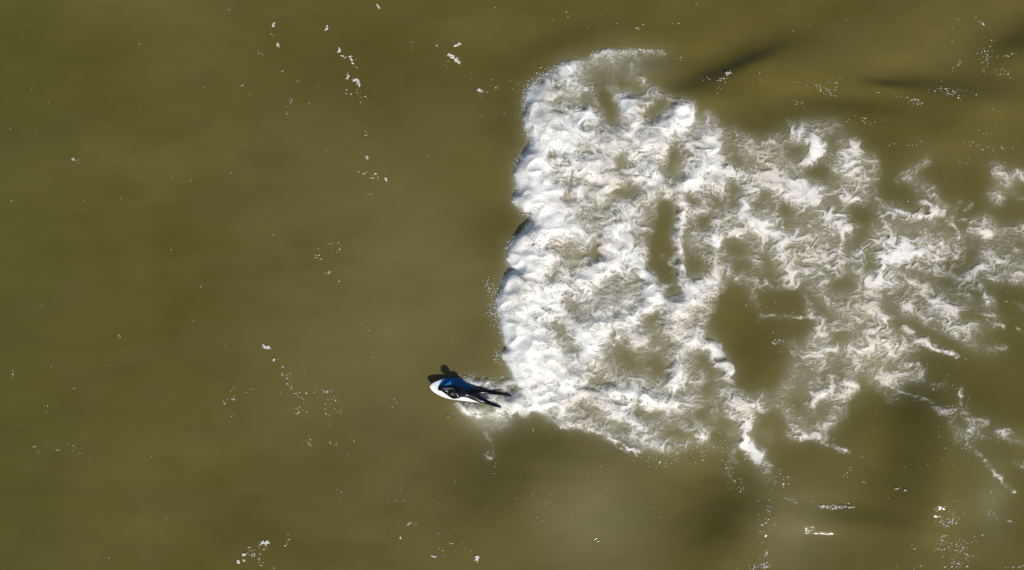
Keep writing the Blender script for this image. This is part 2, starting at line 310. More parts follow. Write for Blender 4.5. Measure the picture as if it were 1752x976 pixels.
# swell: slopes along and against the sun    (x, y, half length, half width, angle deg, slope)
SWELL = [(1262,103,85,30,-22,-.24),(1262,112,60,13,-22,-.14),(1530,138,75,22,6,-.17),(1520,143,35,9,6,-.16),(1400,140,130,45,-8,.08),(1700,140,70,34,0,-.12),(1745,70,70,45,-20,-.28),(1560,760,60,110,0,-.24),(1238,885,60,80,0,-.24),
 (850,810,75,85,10,-.13),(940,760,80,40,10,-.05),(1440,882,110,20,6,-.11),(862,200,60,90,0,-.09),(850,400,60,90,0,-.09),(835,560,50,80,0,-.07),(960,70,90,35,-20,-.10),
 (1005,880,75,100,0,.09),(1350,900,60,70,0,.08),(1350,150,75,35,-10,.10),(1580,60,60,60,0,.10),(1470,130,40,20,0,.06),(1640,880,60,90,0,.08),
 (1650,480,60,60,0,-.10),(1290,620,50,80,0,-.12),(1440,180,70,18,5,-.10),(1700,160,60,30,0,-.12),(700,500,160,260,0,.07),(1130,110,60,22,0,-.14),
 (1200,150,60,30,0,-.18),(1640,250,70,40,0,.08),(1540,690,50,50,0,-.12),(1700,830,40,60,0,.06)]
LX, LY = SUN_H.x, -SUN_H.y                      # towards the sun in chart axes (y down)
def swell(x, y):
    h = np.zeros(np.shape(x), np.float32)
    for cx, cy, a, b, ang, s in SWELL:
        t = math.radians(ang); dx = x - cx; dy = y - cy
        u = (dx * math.cos(t) + dy * math.sin(t)) / a; v = (-dx * math.sin(t) + dy * math.cos(t)) / b
        q = np.exp(-(u * u + v * v) * .7)
        if a > 1.8 * b: n_ = (-math.sin(t), math.cos(t))
        elif b > 1.8 * a: n_ = (math.cos(t), math.sin(t))
        else: n_ = (LX, LY)
        dot = n_[0] * LX + n_[1] * LY; w_ = math.copysign(min(1.6, 1 / max(.5, abs(dot))), dot)
        h = h - 1.65 * s * w_ * (dx * n_[0] + dy * n_[1]) / PX * q
    h = h + .050 * fbm(x / 260, y / 190, 2, 40) + .012 * fbm(x / 70, y / 60, 2, 41)
    return h
RIPPLE = [(1430,868,40,6,.9),(1410,150,30,8,.8),(1440,158,20,8,.6),(1625,885,14,16,.3),(1640,950,18,26,.3),(1612,925,8,16,.3),(1690,95,30,30,.35),
 (1120,92,50,6,.8),(1160,110,10,20,.2),(1310,880,12,60,.55),(1300,965,25,14,.7),(1330,835,14,25,.5),(1545,838,16,4,.9),(1620,160,50,14,.35),
 (1710,130,40,8,.35),(1250,128,10,5,.6),(1700,240,40,16,.35),(1600,690,20,50,.4),(1330,585,10,5,.8),(1300,495,14,5,.5),(1500,160,60,12,.3),
 (1560,625,20,5,.8),(1690,640,90,40,.22),(1650,330,120,90,.14),(1480,860,200,120,.10),(1250,840,60,40,.25),(1130,785,70,16,.30),
 (1260,150,60,50,.14),(1480,700,60,40,.12),(1600,250,150,60,.12),(1350,110,200,90,.06),(840,770,15,20,.35),(1020,920,15,15,.25),
 (920,845,20,20,.2),(1720,700,60,60,.2),(1650,600,60,30,.2)]
def ripple_mask(x, y):
    m = np.zeros(np.shape(x), np.float32)
    for cx, cy, a, b, s in RIPPLE:
        m = np.maximum(m, s * np.exp(-(((x - cx) / a) ** 2 + ((y - cy) / b) ** 2)))
    return m * sstep(-.15, .5, fbm(x / 26, y / 12, 3, 130)) * 1.2
def water_h(x, y):
    h = swell(x, y)
    h = h + np.where((x > 702) & (x < 1856) & (y > 22) & (y < 1056), CH.sample(HMAC, x, y), 0)
    return h

# ------------------------------------------------------------------ helpers
def nodes_mat(name):
    m = bpy.data.materials.new(name); m.use_nodes = True
    t = m.node_tree; t.nodes.clear()
    o = t.nodes.new('ShaderNodeOutputMaterial')
    return m, t, o
def simple_mat(name, col, rough, spec=.5, noise=0.0, scale=20, bump=0.0, coat=0.0):
    m, t, o = nodes_mat(name)
    b = t.nodes.new('ShaderNodeBsdfPrincipled'); b.inputs['Roughness'].default_value = rough
    b.inputs['Specular IOR Level'].default_value = spec; b.inputs['Coat Weight'].default_value = coat
    tc = t.nodes.new('ShaderNodeTexCoord'); n = t.nodes.new('ShaderNodeTexNoise'); n.inputs['Scale'].default_value = scale
    n.inputs['Detail'].default_value = 5
    t.links.new(tc.outputs['Object'], n.inputs['Vector'])
    r = t.nodes.new('ShaderNodeValToRGB')
    r.color_ramp.elements[0].color = [c * (1 - noise) for c in col] + [1]; r.color_ramp.elements[0].position = .3
    r.color_ramp.elements[1].color = [min(1, c * (1 + noise * .5)) for c in col] + [1]; r.color_ramp.elements[1].position = .7
    t.links.new(n.outputs[0], r.inputs[0]); t.links.new(r.outputs[0], b.inputs['Base Color'])
    if bump:
        bp = t.nodes.new('ShaderNodeBump'); bp.inputs['Strength'].default_value = bump; bp.inputs['Distance'].default_value = .01
        t.links.new(n.outputs[0], bp.inputs['Height']); t.links.new(bp.outputs[0], b.inputs['Normal'])
    t.links.new(b.outputs[0], o.inputs[0])
    return m
def tag(o, label=None, cat=None, group=None, kind=None):
    for k, v in (('label', label), ('category', cat), ('group', group), ('kind', kind)):
        if v: o[k] = v
def mesh_np(name, co, quads, mat, smooth=True, attrs=None):
    me = bpy.data.meshes.new(name); n = len(co); f = len(quads); k = quads.shape[1]
    me.vertices.add(n); me.vertices.foreach_set('co', co.astype(np.float32).ravel())
    me.loops.add(f * k); me.loops.foreach_set('vertex_index', quads.astype(np.int32).ravel())
    me.polygons.add(f); me.polygons.foreach_set('loop_start', (np.arange(f) * k).astype(np.int32))
    me.polygons.foreach_set('loop_total', np.full(f, k, np.int32))
    me.update(calc_edges=True)
    if smooth: me.polygons.foreach_set('use_smooth', np.ones(f, bool))
    for a, v in (attrs or {}).items():
        at = me.attributes.new(a, 'FLOAT', 'POINT'); at.data.foreach_set('value', v.astype(np.float32).ravel())
    if mat: me.materials.append(mat)
    o = bpy.data.objects.new(name, me); COL.objects.link(o)
    return o

# ------------------------------------------------------------------ water
def water_material():
    m, t, o = nodes_mat('silty_sea_water'); N = t.nodes; Lk = t.links
    b = N.new('ShaderNodeBsdfPrincipled')
    b.inputs['Roughness'].default_value = .045; b.inputs['IOR'].default_value = 1.33
    tc = N.new('ShaderNodeTexCoord')
    n1 = N.new('ShaderNodeTexNoise'); n1.inputs['Scale'].default_value = .16; n1.inputs['Detail'].default_value = 4
    n2 = N.new('ShaderNodeTexNoise'); n2.inputs['Scale'].default_value = .55; n2.inputs['Detail'].default_value = 2; n2.inputs['Distortion'].default_value = .5
    mp = N.new('ShaderNodeMapping'); mp.inputs['Scale'].default_value = (1, 1.7, 1); mp.inputs['Rotation'].default_value = (0, 0, .3)
    Lk.new(tc.outputs['Object'], mp.inputs[0]); Lk.new(mp.outputs[0], n1.inputs['Vector']); Lk.new(mp.outputs[0], n2.inputs['Vector'])
    r = N.new('ShaderNodeValToRGB'); r.color_ramp.elements[0].position = .36; r.color_ramp.elements[1].position = .64
    r.color_ramp.elements[0].color = WATER_A; r.color_ramp.elements[1].color = WATER_B
    mx = N.new('ShaderNodeMix'); mx.data_type = 'FLOAT'; mx.inputs[0].default_value = .28
    Lk.new(n1.outputs[0], mx.inputs[2]); Lk.new(n2.outputs[0], mx.inputs[3]); Lk.new(mx.outputs[0], r.inputs[0])
    at = N.new('ShaderNodeAttribute'); at.attribute_name = 'air_and_light'
    mc = N.new('ShaderNodeMix'); mc.data_type = 'RGBA'; mc.inputs[7].default_value = (.34, .335, .225, 1)
    Lk.new(at.outputs['Fac'], mc.inputs[0]); Lk.new(r.outputs[0], mc.inputs[6])
    ag = N.new('ShaderNodeAttribute'); ag.attribute_name = 'green'
    mg = N.new('ShaderNodeMix'); mg.data_type = 'RGBA'; mg.inputs[7].default_value = WATER_G
    Lk.new(ag.outputs['Fac'], mg.inputs[0]); Lk.new(mc.outputs[2], mg.inputs[6]); Lk.new(mg.outputs[2], b.inputs['Base Color'])
    # wind ripples: everywhere faint, choppy where the surf is torn up
    ar = N.new('ShaderNodeAttribute'); ar.attribute_name = 'chop'
    n3 = N.new('ShaderNodeTexNoise'); n3.inputs['Scale'].default_value = 14.0; n3.inputs['Detail'].default_value = 6; n3.inputs['Roughness'].default_value = .65
    mp3 = N.new('ShaderNodeMapping'); mp3.inputs['Scale'].default_value = (1, 1.8, 1); mp3.inputs['Rotation'].default_value = (0, 0, -.25)
    Lk.new(tc.outputs['Object'], mp3.inputs[0]); Lk.new(mp3.outputs[0], n3.inputs['Vector'])
    ma = N.new('ShaderNodeMath'); ma.operation = 'MULTIPLY_ADD'; ma.inputs[1].default_value = 1.0; ma.inputs[2].default_value = .07
    Lk.new(ar.outputs['Fac'], ma.inputs[0])
    bp = N.new('ShaderNodeBump'); bp.inputs['Distance'].default_value = .14
    Lk.new(ma.outputs[0], bp.inputs['Strength']); Lk.new(n3.outputs[0], bp.inputs['Height']); Lk.new(bp.outputs[0], b.inputs['Normal'])
    Lk.new(b.outputs[0], o.inputs[0])
    return m
WATER_A = (.094, .077, .0155, 1); WATER_B = (.128, .105, .029, 1); WATER_G = (.076, .080, .015, 1)
M_WATER = water_material()
def axis(a, b, st, far):
    core = np.arange(a, b + .1, st); out = []; d = st; x = 0
    while x < far: d *= 1.35; x += d; out.append(x)
    out = np.array(out)
    return np.concatenate([(a - out)[::-1], core, core[-1] + out])
gx = axis(-160, 1912, 2.8, 2500 * PX); gy = axis(-140, 1116, 2.8, 2500 * PX)
GX, GY = np.meshgrid(gx, gy)
fade = np.clip(1 - np.maximum(np.abs(GX - 876) - 1100, np.abs(GY - 488) - 720) / 500, 0, 1)
GXc = np.clip(GX, -600, 2400).astype(np.float32); GYc = np.clip(GY, -500, 1500).astype(np.float32)
gz = water_h(GXc, GYc) * fade
inC = (GX > 702) & (GX < 1856) & (GY > 22) & (GY < 1056)
air_and_light = np.where(inC, CH.sample(AER, GXc, GYc), 0)
air_and_light = np.clip(air_and_light * .78, 0, .8) + .8 * ( .10 * np.exp(-(((GX - 690) / 210) ** 2 + ((GY - 600) / 300) ** 2)) + .20 * np.exp(-(((GX - 1360) / 70) ** 2 + ((GY - 900) / 80) ** 2)) + .20 * np.exp(-(((GX - 1020) / 110) ** 2 + ((GY - 890) / 120) ** 2)) \
    + .25 * np.exp(-(((GX - 1700) / 30) ** 2 + ((GY - 860) / 60) ** 2)) + .35 * np.exp(-(((GX - 840) / 40) ** 2 + ((GY - 728) / 18) ** 2)) \
    + .35 * np.exp(-(((GX - 1080) / 60) ** 2 + ((GY - 115) / 22) ** 2)))  # mid-left and bottom-centre spots paint sunlit swell into the water colour
green = np.clip((260 - GX) / 500, 0, .55) + np.clip(.4 - np.hypot(GX - 1660, GY - 640) / 900, 0, .25) + .18 * fbm(GXc / 160, GYc / 90, 3, 60)  # greener water; darkening towards the left edge also paints in lens vignetting
nx, ny = len(gx), len(gy)
idx = np.arange(nx * ny).reshape(ny, nx)
quads = np.stack([idx[1:, :-1], idx[1:, 1:], idx[:-1, 1:], idx[:-1, :-1]], -1).reshape(-1, 4)
co = np.stack([wx(GX), wy(GY), gz], -1).reshape(-1, 3)
water = mesh_np('sea_water', co, quads, M_WATER, True, {'air_and_light': np.clip(air_and_light, 0, .9), 'green': np.clip(green, 0, .8), 'chop': ripple_mask(GXc, GYc)})
tag(water, 'murky olive brown sea water with soft swells', kind='structure')

# ------------------------------------------------------------------ whitewater: a churned sheet with lumps, holes and threads
def foam_material():
    m, t, o = nodes_mat('whitewater_foam'); N = t.nodes; Lk = t.links
    b = N.new('ShaderNodeBsdfPrincipled'); b.inputs['Roughness'].default_value = .55
    b.inputs['Specular IOR Level'].default_value = .3
    tc = N.new('ShaderNodeTexCoord')
    n = N.new('ShaderNodeTexNoise'); n.inputs['Scale'].default_value = 1.6; n.inputs['Detail'].default_value = 5
    Lk.new(tc.outputs['Object'], n.inputs['Vector'])
    at = N.new('ShaderNodeAttribute'); at.attribute_name = 'silt'
    r = N.new('ShaderNodeMix'); r.data_type = 'RGBA'; r.inputs[6].default_value = (.94, .915, .87, 1); r.inputs[7].default_value = (.64, .55, .42, 1)
    Lk.new(at.outputs['Fac'], r.inputs[0]); Lk.new(r.outputs[2], b.inputs['Base Color'])
    n2 = N.new('ShaderNodeTexNoise'); n2.inputs['Scale'].default_value = 26; n2.inputs['Detail'].default_value = 6; n2.inputs['Roughness'].default_value = .7
    mp = N.new('ShaderNodeMapping'); mp.inputs['Scale'].default_value = (.7, 1.2, 1)
    Lk.new(tc.outputs['Object'], mp.inputs[0]); Lk.new(mp.outputs[0], n2.inputs['Vector'])
    bp = N.new('ShaderNodeBump'); bp.inputs['Strength'].default_value = .3; bp.inputs['Distance'].default_value = .02
    Lk.new(n2.outputs[0], bp.inputs['Height']); Lk.new(bp.outputs[0], b.inputs['Normal'])
    tr = N.new('ShaderNodeBsdfTransparent'); mx = N.new('ShaderNodeMixShader')
    a = N.new('ShaderNodeAttribute'); a.attribute_name = 'cover'
    # bubbles: the cover breaks up finely where it is neither thick nor absent
    n4 = N.new('ShaderNodeTexNoise'); n4.inputs['Scale'].default_value = 17; n4.inputs['Detail'].default_value = 7; n4.inputs['Roughness'].default_value = .75; n4.inputs['Distortion'].default_value = .6
    Lk.new(mp.outputs[0], n4.inputs['Vector'])
    def math_(op, x, y):
        q = N.new('ShaderNodeMath'); q.operation = op
        for k_, v_ in ((0, x), (1, y)):
            if isinstance(v_, float): q.inputs[k_].default_value = v_
            else: Lk.new(v_, q.inputs[k_])
        return q.outputs[0]
    cv = a.outputs['Fac']; inv = math_('SUBTRACT', 1.0, cv)
    n5 = N.new('ShaderNodeTexNoise'); n5.inputs['Scale'].default_value = .8; n5.inputs['Detail'].default_value = 2
    Lk.new(tc.outputs['Object'], n5.inputs['Vector'])
    var = math_('ADD', math_('MULTIPLY', n5.outputs[0], 12.0), -2.0)
    amp = math_('MULTIPLY', math_('POWER', math_('MULTIPLY', cv, inv), .8), math_('MAXIMUM', var, 1.2))
    al = math_('ADD', cv, math_('MULTIPLY', amp, math_('SUBTRACT', n4.outputs[0], .5)))
    cl = N.new('ShaderNodeClamp'); Lk.new(al, cl.inputs[0])
    Lk.new(cl.outputs[0], mx.inputs[0]); Lk.new(tr.outputs[0], mx.inputs[1]); Lk.new(b.outputs[0], mx.inputs[2])
    Lk.new(mx.outputs[0], o.inputs[0])
    return m
M_FOAM = foam_material()

def silt_spots(x, y):
    r = np.zeros(np.shape(x), np.float32)
    for cx, cy, w in ((975,515,16),(958,562,12),(1060,325,18),(975,340,12),(945,470,14),(1455,535,45),(1500,610,40),(1150,270,14),(1120,585,30),(1000,705,35),(1230,300,20),(1020,430,10),(940,160,10),(1410,200,30),(1590,310,30),(1320,690,20),(1290,255,20)):
        r = np.maximum(r, np.exp(-((x - cx) ** 2 + (y - cy) ** 2) / w ** 2))
    return r
def foam_fields(X, Y):
    """cover, lump height, silt at chart points"""
    # stream function of the surface turbulence, integrated backwards
    e = 1.0
    Fc = Chart(700, 20, 1860, 1060, 3.0)
    psi = fbm(Fc.X / 95, Fc.Y / 75, 3, 70, .5) * 34 + fbm(Fc.X / 30, Fc.Y / 25, 2, 75) * 7.0
    vx, vy = np.gradient(psi, 3.0); vy = -vy
    px, py = X.copy(), Y.copy()
    for i in range(26):
        ax = Fc.sample(vx, px, py); ay = Fc.sample(vy, px, py)
        px = px + ax * 1.7; py = py + ay * 1.3
        if i == 8: qx, qy = px.copy(), py.copy()
    D0 = CH.sample(DEN, X, Y); D1 = CH.sample(DEN, qx, qy)
    sf = CH.sample(SFR, X, Y); front = np.exp(-np.clip(sf, 0, 999) / 40) * sstep(-45, -5, sf) * (1 - sstep(640, 700, Y))
    k = .38 * (1 - .7 * front)
    D = D0 * (1 - k) + D1 * k
    # threads and cells carried by the flow
    T1 = ridged(qx / 30, qy / 22, 3, 80)
    T2 = ridged(px / 16, py / 11, 3, 90)
    T3 = fbm(px / 34, py / 24, 5, 95, .6) * .5 + .5
    T5 = fbm(qx / 60, qy / 44, 3, 99) * .5 + .5
    T4 = ridged(X / 6.5, Y / 5.0, 2, 97)
    T = .22 * T1 + .14 * T2 + .34 * T3 + .44 * T5
    T = (T - T.mean()) / T.std()
    F = (T4 - T4.mean()) / T4.std()
    T = .85 * T + .75 * fbm(X / 110, Y / 95, 2, 120)
    fringe = np.clip(1 - np.abs(D - .35) / .35, 0, 1)
    L1 = ridged(px / 26, py / 17, 2, 140) ** 4; L2 = ridged(qx / 38, qy / 26, 2, 150) ** 4.5
    L1 = L1 / L1.max(); L2 = L2 / L2.max()
    L3 = ridged(qx / 82, qy / 58, 1, 170) ** 9 + .8 * ridged(qx / 50, qy / 36, 1, 175) ** 9      # long drawn-out strands
    soft = sstep(-.25, .3, fbm(X / 75, Y / 60, 2, 180))                                        # calm creamy places against torn ones
    L1 = L1 * (.35 + .9 * soft); F = F * (.3 + 1.0 * soft)
    lobe = sstep(.12, .5, D)
    trail = sstep(1120, 1300, X)
    vis = (D * (1 - .55 * trail) + .55 * trail * (.62 * D + .55 * D ** 3)) * (1 + .35 * trail * T * .5) * (1 + (.27 - .12 * sstep(.7, 1, D)) * T + .10 * F + .12 * fringe * F) + (.36 * L1 + .32 * L2) * lobe * (1 + .8 * trail) + .30 * L3 * lobe * (1 - .6 * front) + .16 * front * D - .05
    vis = np.clip(vis, 0, None)
    vis = np.where(vis > .8, .8 + .2 * (1 - np.exp(-(vis - .8) / .2)), vis)
    cover = np.clip(vis, 0, 1) ** 2.1
    cover = np.where(D < .02, 0, cover)
    B1 = np.abs(fbm(X / 46, Y / 36, 2, 100)); B2 = np.abs(fbm(qx / 18, qy / 15, 2, 105))
    B3 = fbm(X / 90, Y / 74, 2, 108)
    Dc = CH.sample(DENB, X, Y)
    Dc = Dc * (.35 + .65 * Dc)
    lump = Dc * (.14 * (1 - B1) + .012 * (1 - B2) + .08 * B3) + .006 * cover * T2 * Dc + .05 * Dc
    lump = lump * (1 - .6 * sstep(1130, 1330, X))
    silt = np.clip(.16 + .14 * sstep(1100, 1400, X) + .55 * fbm(qx / 80, qy / 60, 3, 110) + .45 * (1 - D) * sstep(0, 400, sf) - .5 * front + .5 * silt_spots(X, Y), 0, 1)
    return cover, lump, silt, D

def foam_sheet(name, x0, y0, x1, y1, st, label, cat):
    c = Chart(x0, y0, x1, y1, st); X, Y = c.X, c.Y
    cover, lump, silt, D = foam_fields(X, Y)
    dd = sstep(790, 840, X) * (1 - sstep(880, 930, X)) * np.exp(-((Y - 682 - (X - 830) * .12) / 24) ** 2)   # wash running up over the sunk tail of the board
    z = water_h(X, Y) + .008 + np.clip(lump, 0, 1) + .085 * dd * np.clip(D * 3, 0, 1)
    keep = cover > .03
    kf = (keep[1:, :-1] | keep[1:, 1:] | keep[:-1, 1:] | keep[:-1, :-1])
    idx = np.arange(c.nx * c.ny).reshape(c.ny, c.nx)
    q = np.stack([idx[1:, :-1], idx[1:, 1:], idx[:-1, 1:], idx[:-1, :-1]], -1)[kf]
    used = np.unique(q); remap = np.full(c.nx * c.ny, -1, np.int64); remap[used] = np.arange(len(used))
    co = np.stack([wx(X), wy(Y), z], -1).reshape(-1, 3)[used]
    o = mesh_np(name, co, remap[q], M_FOAM, True, {'cover': cover.ravel()[used], 'silt': silt.ravel()[used]})
    tag(o, label, cat, kind='stuff')
    print(name, len(q))
    return o
foam_sheet('whitewater', 760, 60, 1856, 1000, 1.25, 'churning white foam of the broken wave spreading behind the surfer', 'foam')


# ------------------------------------------------------------------ surfboard and surfer
def Zp(zx, zy, z=0.0):                       # fine survey of the surfer, 7.51 steps to one chart unit
    return Vector((wx(710 + zx / 7.51), wy(610 + zy / 7.51), z))
def wh(px, py): return float(water_h(np.array([px], np.float32), np.array([py], np.float32))[0])
M_BOARD = simple_mat('white_foam_board', (.80, .80, .79), .35, .5, .04, 6)
M_BLUE = simple_mat('blue_deck', (.010, .15, .38), .3, .5, .12, 5)
M_FIN = simple_mat('black_fin', (.02, .02, .022), .35)
M_SUIT = simple_mat('wet_black_neoprene', (.002, .0022, .006), .27, .35, .2, 40, .12, .08)
M_SKIN = simple_mat('skin', (.52, .32, .23), .5, .4, .08, 30)
M_HAIR = simple_mat('dark_wet_hair', (.010, .008, .007), .38, .5, .4, 60, .6)
M_SOLID = simple_mat('foam_scum_and_glints', (.66, .64, .59), .6, .3, .12, 30, .3)
M_SPRAY = simple_mat('spray', (.86, .87, .87), .35, .5, .05, 10)

BL = 2.5; BA = math.radians(-7.2)
base_z = wh(800, 676) + .09
board = bpy.data.objects.new('surfboard', None); COL.objects.link(board)
nose = P(735, 661.5, base_z); board.location = nose; board.rotation_euler = (0, math.radians(3.4), BA)
tag(board, 'white soft surfboard with a blue upper side, nose pointing out of the foam', 'surfboard')
def half_w(t):                               # plan shape, t 0 nose .. 1 tail
    return .315 * min(1, (math.sin(min(1, t / .30) * math.pi / 2)) ** .56) * (1 - .42 * max(0, (t - .5) / .5) ** 2.2)
def rocker(t): return .13 * max(0, 1 - t / .36) ** 2 + .03 * max(0, (t - .75) / .25) ** 2
def deck_z(t, v):                            # v -1..1 across
    return rocker(t) + .036 * (1 - abs(v) ** 3.2) * min(1, .45 + t * 6) * (1 if t < .96 else .8)
bm = bmesh.new(); NS = 34; NC = 20; rings = []
for i in range(NS + 1):
    t = (i / NS) ** 1.35 if i < NS * .5 else None
    t = i / NS; t = t * t * (1.8 - .8 * t) if t < .5 else t * t * (1.8 - .8 * t)
    t = max(.0006, min(1, t)); hw = half_w(t); r = []
    for j in range(NC):
        a = 2 * math.pi * j / NC; c, s_ = math.cos(a), math.sin(a)
        v = math.copysign(abs(c) ** .8, c)
        zz = .036 * math.copysign(abs(s_) ** .9, s_) * min(1, .45 + t * 6) + rocker(t)
        r.append(bm.verts.new((t * BL, v * hw, zz)))
    rings.append(r)
for i in range(NS):
    for j in range(NC):
        bm.faces.new((rings[i][j], rings[i + 1][j], rings[i + 1][(j + 1) % NC], rings[i][(j + 1) % NC]))
bm.faces.new(rings[0]); bm.faces.new(rings[-1][::-1])
bmesh.ops.recalc_face_normals(bm, faces=bm.faces)
def bm_obj(name, bm, mat, parent=None, smooth=True):
    me = bpy.data.meshes.new(name); bm.to_mesh(me); bm.free()
    if smooth: me.polygons.foreach_set('use_smooth', np.ones(len(me.polygons), bool))
    for m_ in (mat if isinstance(mat, list) else [mat]): me.materials.append(m_)
    o = bpy.data.objects.new(name, me); COL.objects.link(o); o.parent = parent
    return o
bm_obj('board_body', bm, M_BOARD, board)
# blue sheet over half of the deck: starts on a slant behind the nose, wraps the rail
bm = bmesh.new(); N1 = 40; N2 = 12; g = []
for i in range(N1 + 1):
    row = []
    for j in range(N2 + 1):
        f = j / N2                              # 0 rail .. 1 towards the stringer
        t0 = .165 - .075 * f if f < .9 else .10
        t = t0 + (.93 - t0) * i / N1; hw = half_w(t)
        a = math.radians(-18 + 107 * f)
        v = abs(math.cos(a)) ** .8; zz = .036 * math.copysign(abs(math.sin(a)) ** .9, math.sin(a)) * min(1, .45 + t * 6) + rocker(t)
        row.append(bm.verts.new((t * BL, v * (hw + .003), zz + .003)))
    g.append(row)
for i in range(N1):
    for j in range(N2): bm.faces.new((g[i][j], g[i + 1][j], g[i + 1][j + 1], g[i][j + 1]))
bmesh.ops.recalc_face_normals(bm, faces=bm.faces)
bm_obj('blue_deck_half', bm, M_BLUE, board)['label'] = 'blue upper side of the deck'
for fx, fy in ((2.12, .16), (2.12, -.16), (2.28, 0)):
    bm = bmesh.new(); prof = [(0, 0), (.12, 0), (.135, -.06), (.15, -.12), (.10, -.10), (.05, -.05)]
    A_ = [bm.verts.new((fx + x, fy - .004, -.034 + z)) for x, z in prof]; B_ = [bm.verts.new((fx + x, fy + .004, -.034 + z)) for x, z in prof]
    bm.faces.new(A_); bm.faces.new(B_[::-1])
    for k in range(6): bm.faces.new((A_[k], B_[k], B_[(k + 1) % 6], A_[(k + 1) % 6]))
    bmesh.ops.recalc_face_normals(bm, faces=bm.faces)
    bm_obj('fin', bm, M_FIN, board, False)

dz = base_z + .0
def build_person():
    V = []; E = []; R = []
    def v(p, r, link=None):
        V.append(p); R.append(r if isinstance(r, tuple) else (r, r)); i = len(V) - 1
        if link is not None: E.append((link, i))
        return i
    pelvis = v(Zp(742, 488, dz + .12), (.150, .115))
    lumbar = v(Zp(690, 480, dz + .145), (.130, .105), pelvis)
    waist = v(Zp(645, 470, dz + .17), (.120, .10), lumbar)
    chest = v(Zp(590, 458, dz + .235), (.150, .115), waist)
    upper = v(Zp(550, 454, dz + .30), (.140, .10), chest)
    neck0 = v(Zp(522, 450, dz + .36), .065, upper)
    neck = v(Zp(504, 449, dz + .41), .060, neck0)
    skull = v(Zp(484, 447, dz + .45), (.088, .10), neck)
    crown = v(Zp(462, 446, dz + .46), (.075, .088), skull)
    nose_ = v(Zp(438, 446, dz + .42), .016, crown)
    chin = v(Zp(455, 447, dz + .36), .030, skull)
    for sg in (-1, 1):
        v(Zp(484, 447 + sg * 45, dz + .447), .016, skull)       # ears
    hands = []
    for pts in ([(548, 408, .29, .078), (500, 384, .24, .060), (455, 383, .18, .050), (400, 390, .15, .044), (345, 394, .11, .033)],
                [(556, 503, .29, .080), (520, 520, .24, .062), (480, 522, .17, .052), (420, 482, .15, .044), (358, 444, .11, .033)]):
        last = upper
        for a, b, z, r in pts: last = v(Zp(a, b, dz + z), r, last)
        up = pts[0][1] < 450
        pa = Zp(325, 402 if up else 424, dz + .098); palm = v(pa, (.036, .022), last)
        kn = Zp(306, 402 if up else 418, dz + .092); knu = v(kn, (.036, .018), palm)
        d = (kn - pa).normalized(); sd = Vector((-d.y, d.x, 0))
        for k, (off, L) in enumerate(((-.030, .060), (-.010, .075), (.011, .070), (.031, .052))):
            a1 = kn + sd * off + d * .02; j1 = v(a1, .0095, knu)
            j2 = v(a1 + d * L * .5 + Vector((0, 0, -.008)), .009, j1)
            v(a1 + d * L * .85 + Vector((0, 0, -.030)), .0075, j2)
        ts = -1 if up else 1
        th = v(pa + sd * .036 * ts + d * .012, .0115, palm); v(pa + sd * .052 * ts + d * .05, .0095, th)
    for pts in ([(790, 446, .10, .105), (870, 452, .075, .092), (960, 464, .07, .070), (1050, 474, .11, .066), (1150, 488, .125, .046), (1185, 496, .14, .036), (1245, 516, .14, .026)],
                [(800, 545, .10, .105), (855, 566, .08, .092), (905, 583, .065, .072), (965, 606, .095, .066), (1035, 634, .115, .046), (1062, 642, .125, .036), (1114, 657, .125, .026)]):
        last = pelvis
        for a, b, z, r in pts: last = v(Zp(a, b, dz + z), r, last)
    me = bpy.data.meshes.new('person'); me.from_pydata([tuple(p) for p in V], E, []); me.update()
    o = bpy.data.objects.new('person', me); COL.objects.link(o)
    sk = o.modifiers.new('skin', 'SKIN'); sk.use_smooth_shade = True
    for i, r in enumerate(R):
        me.skin_vertices[0].data[i].radius = r; me.skin_vertices[0].data[i].use_root = (i == pelvis)
    sb = o.modifiers.new('sub', 'SUBSURF'); sb.levels = 2; sb.render_levels = 2
    dg = bpy.context.evaluated_depsgraph_get(); dg.update()
    m2 = bpy.data.meshes.new_from_object(o.evaluated_get(dg)); m2.name = 'person'
    o.modifiers.clear(); o.data = m2
    m2.materials.clear(); m2.materials.append(M_SUIT); m2.materials.append(M_SKIN)
    m2.polygons.foreach_set('use_smooth', np.ones(len(m2.polygons), bool))
    hc = V[skull]
    for p in m2.polygons:                                    # the face looks ahead past the nose of the board
        c = p.center
        if c.x < hc.x - .012 and (c - hc).length < .19 and abs(c.y - hc.y) < .085 and c.z < hc.z + .07 and c.z > hc.z - .14: p.material_index = 1
    # wrinkles of the suit
    return o, V[skull], V[crown]
person, HC, HF = build_person()
tag(person, 'surfer in a black wetsuit lying prone on the board, hands joined ahead', 'person')
def ellipsoid(name, c, r, mat, parent, cut=None, seg=20):
    bm = bmesh.new(); bmesh.ops.create_uvsphere(bm, u_segments=seg, v_segments=seg // 2 + 2, radius=1)
    for q in bm.verts: q.co = Vector((q.co.x * r[0], q.co.y * r[1], q.co.z * r[2])) + c
    if cut: bmesh.ops.delete(bm, geom=[q for q in bm.verts if cut(q.co)], context='VERTS')
    return bm_obj(name, bm, mat, parent)
hc = (HC + HF) / 2
ellipsoid('hair', hc + Vector((.018, 0, .012)), (.122, .100, .106), M_HAIR, person, cut=lambda q: q.z - hc.z < -.02 - .0 + (-(q.x - hc.x)) * .9 - .05)
for sg in (-1, 1):
    ellipsoid('eye', hc + Vector((-.098, sg * .032, -.012)), (.012, .014, .010), M_BOARD, person, seg=8)

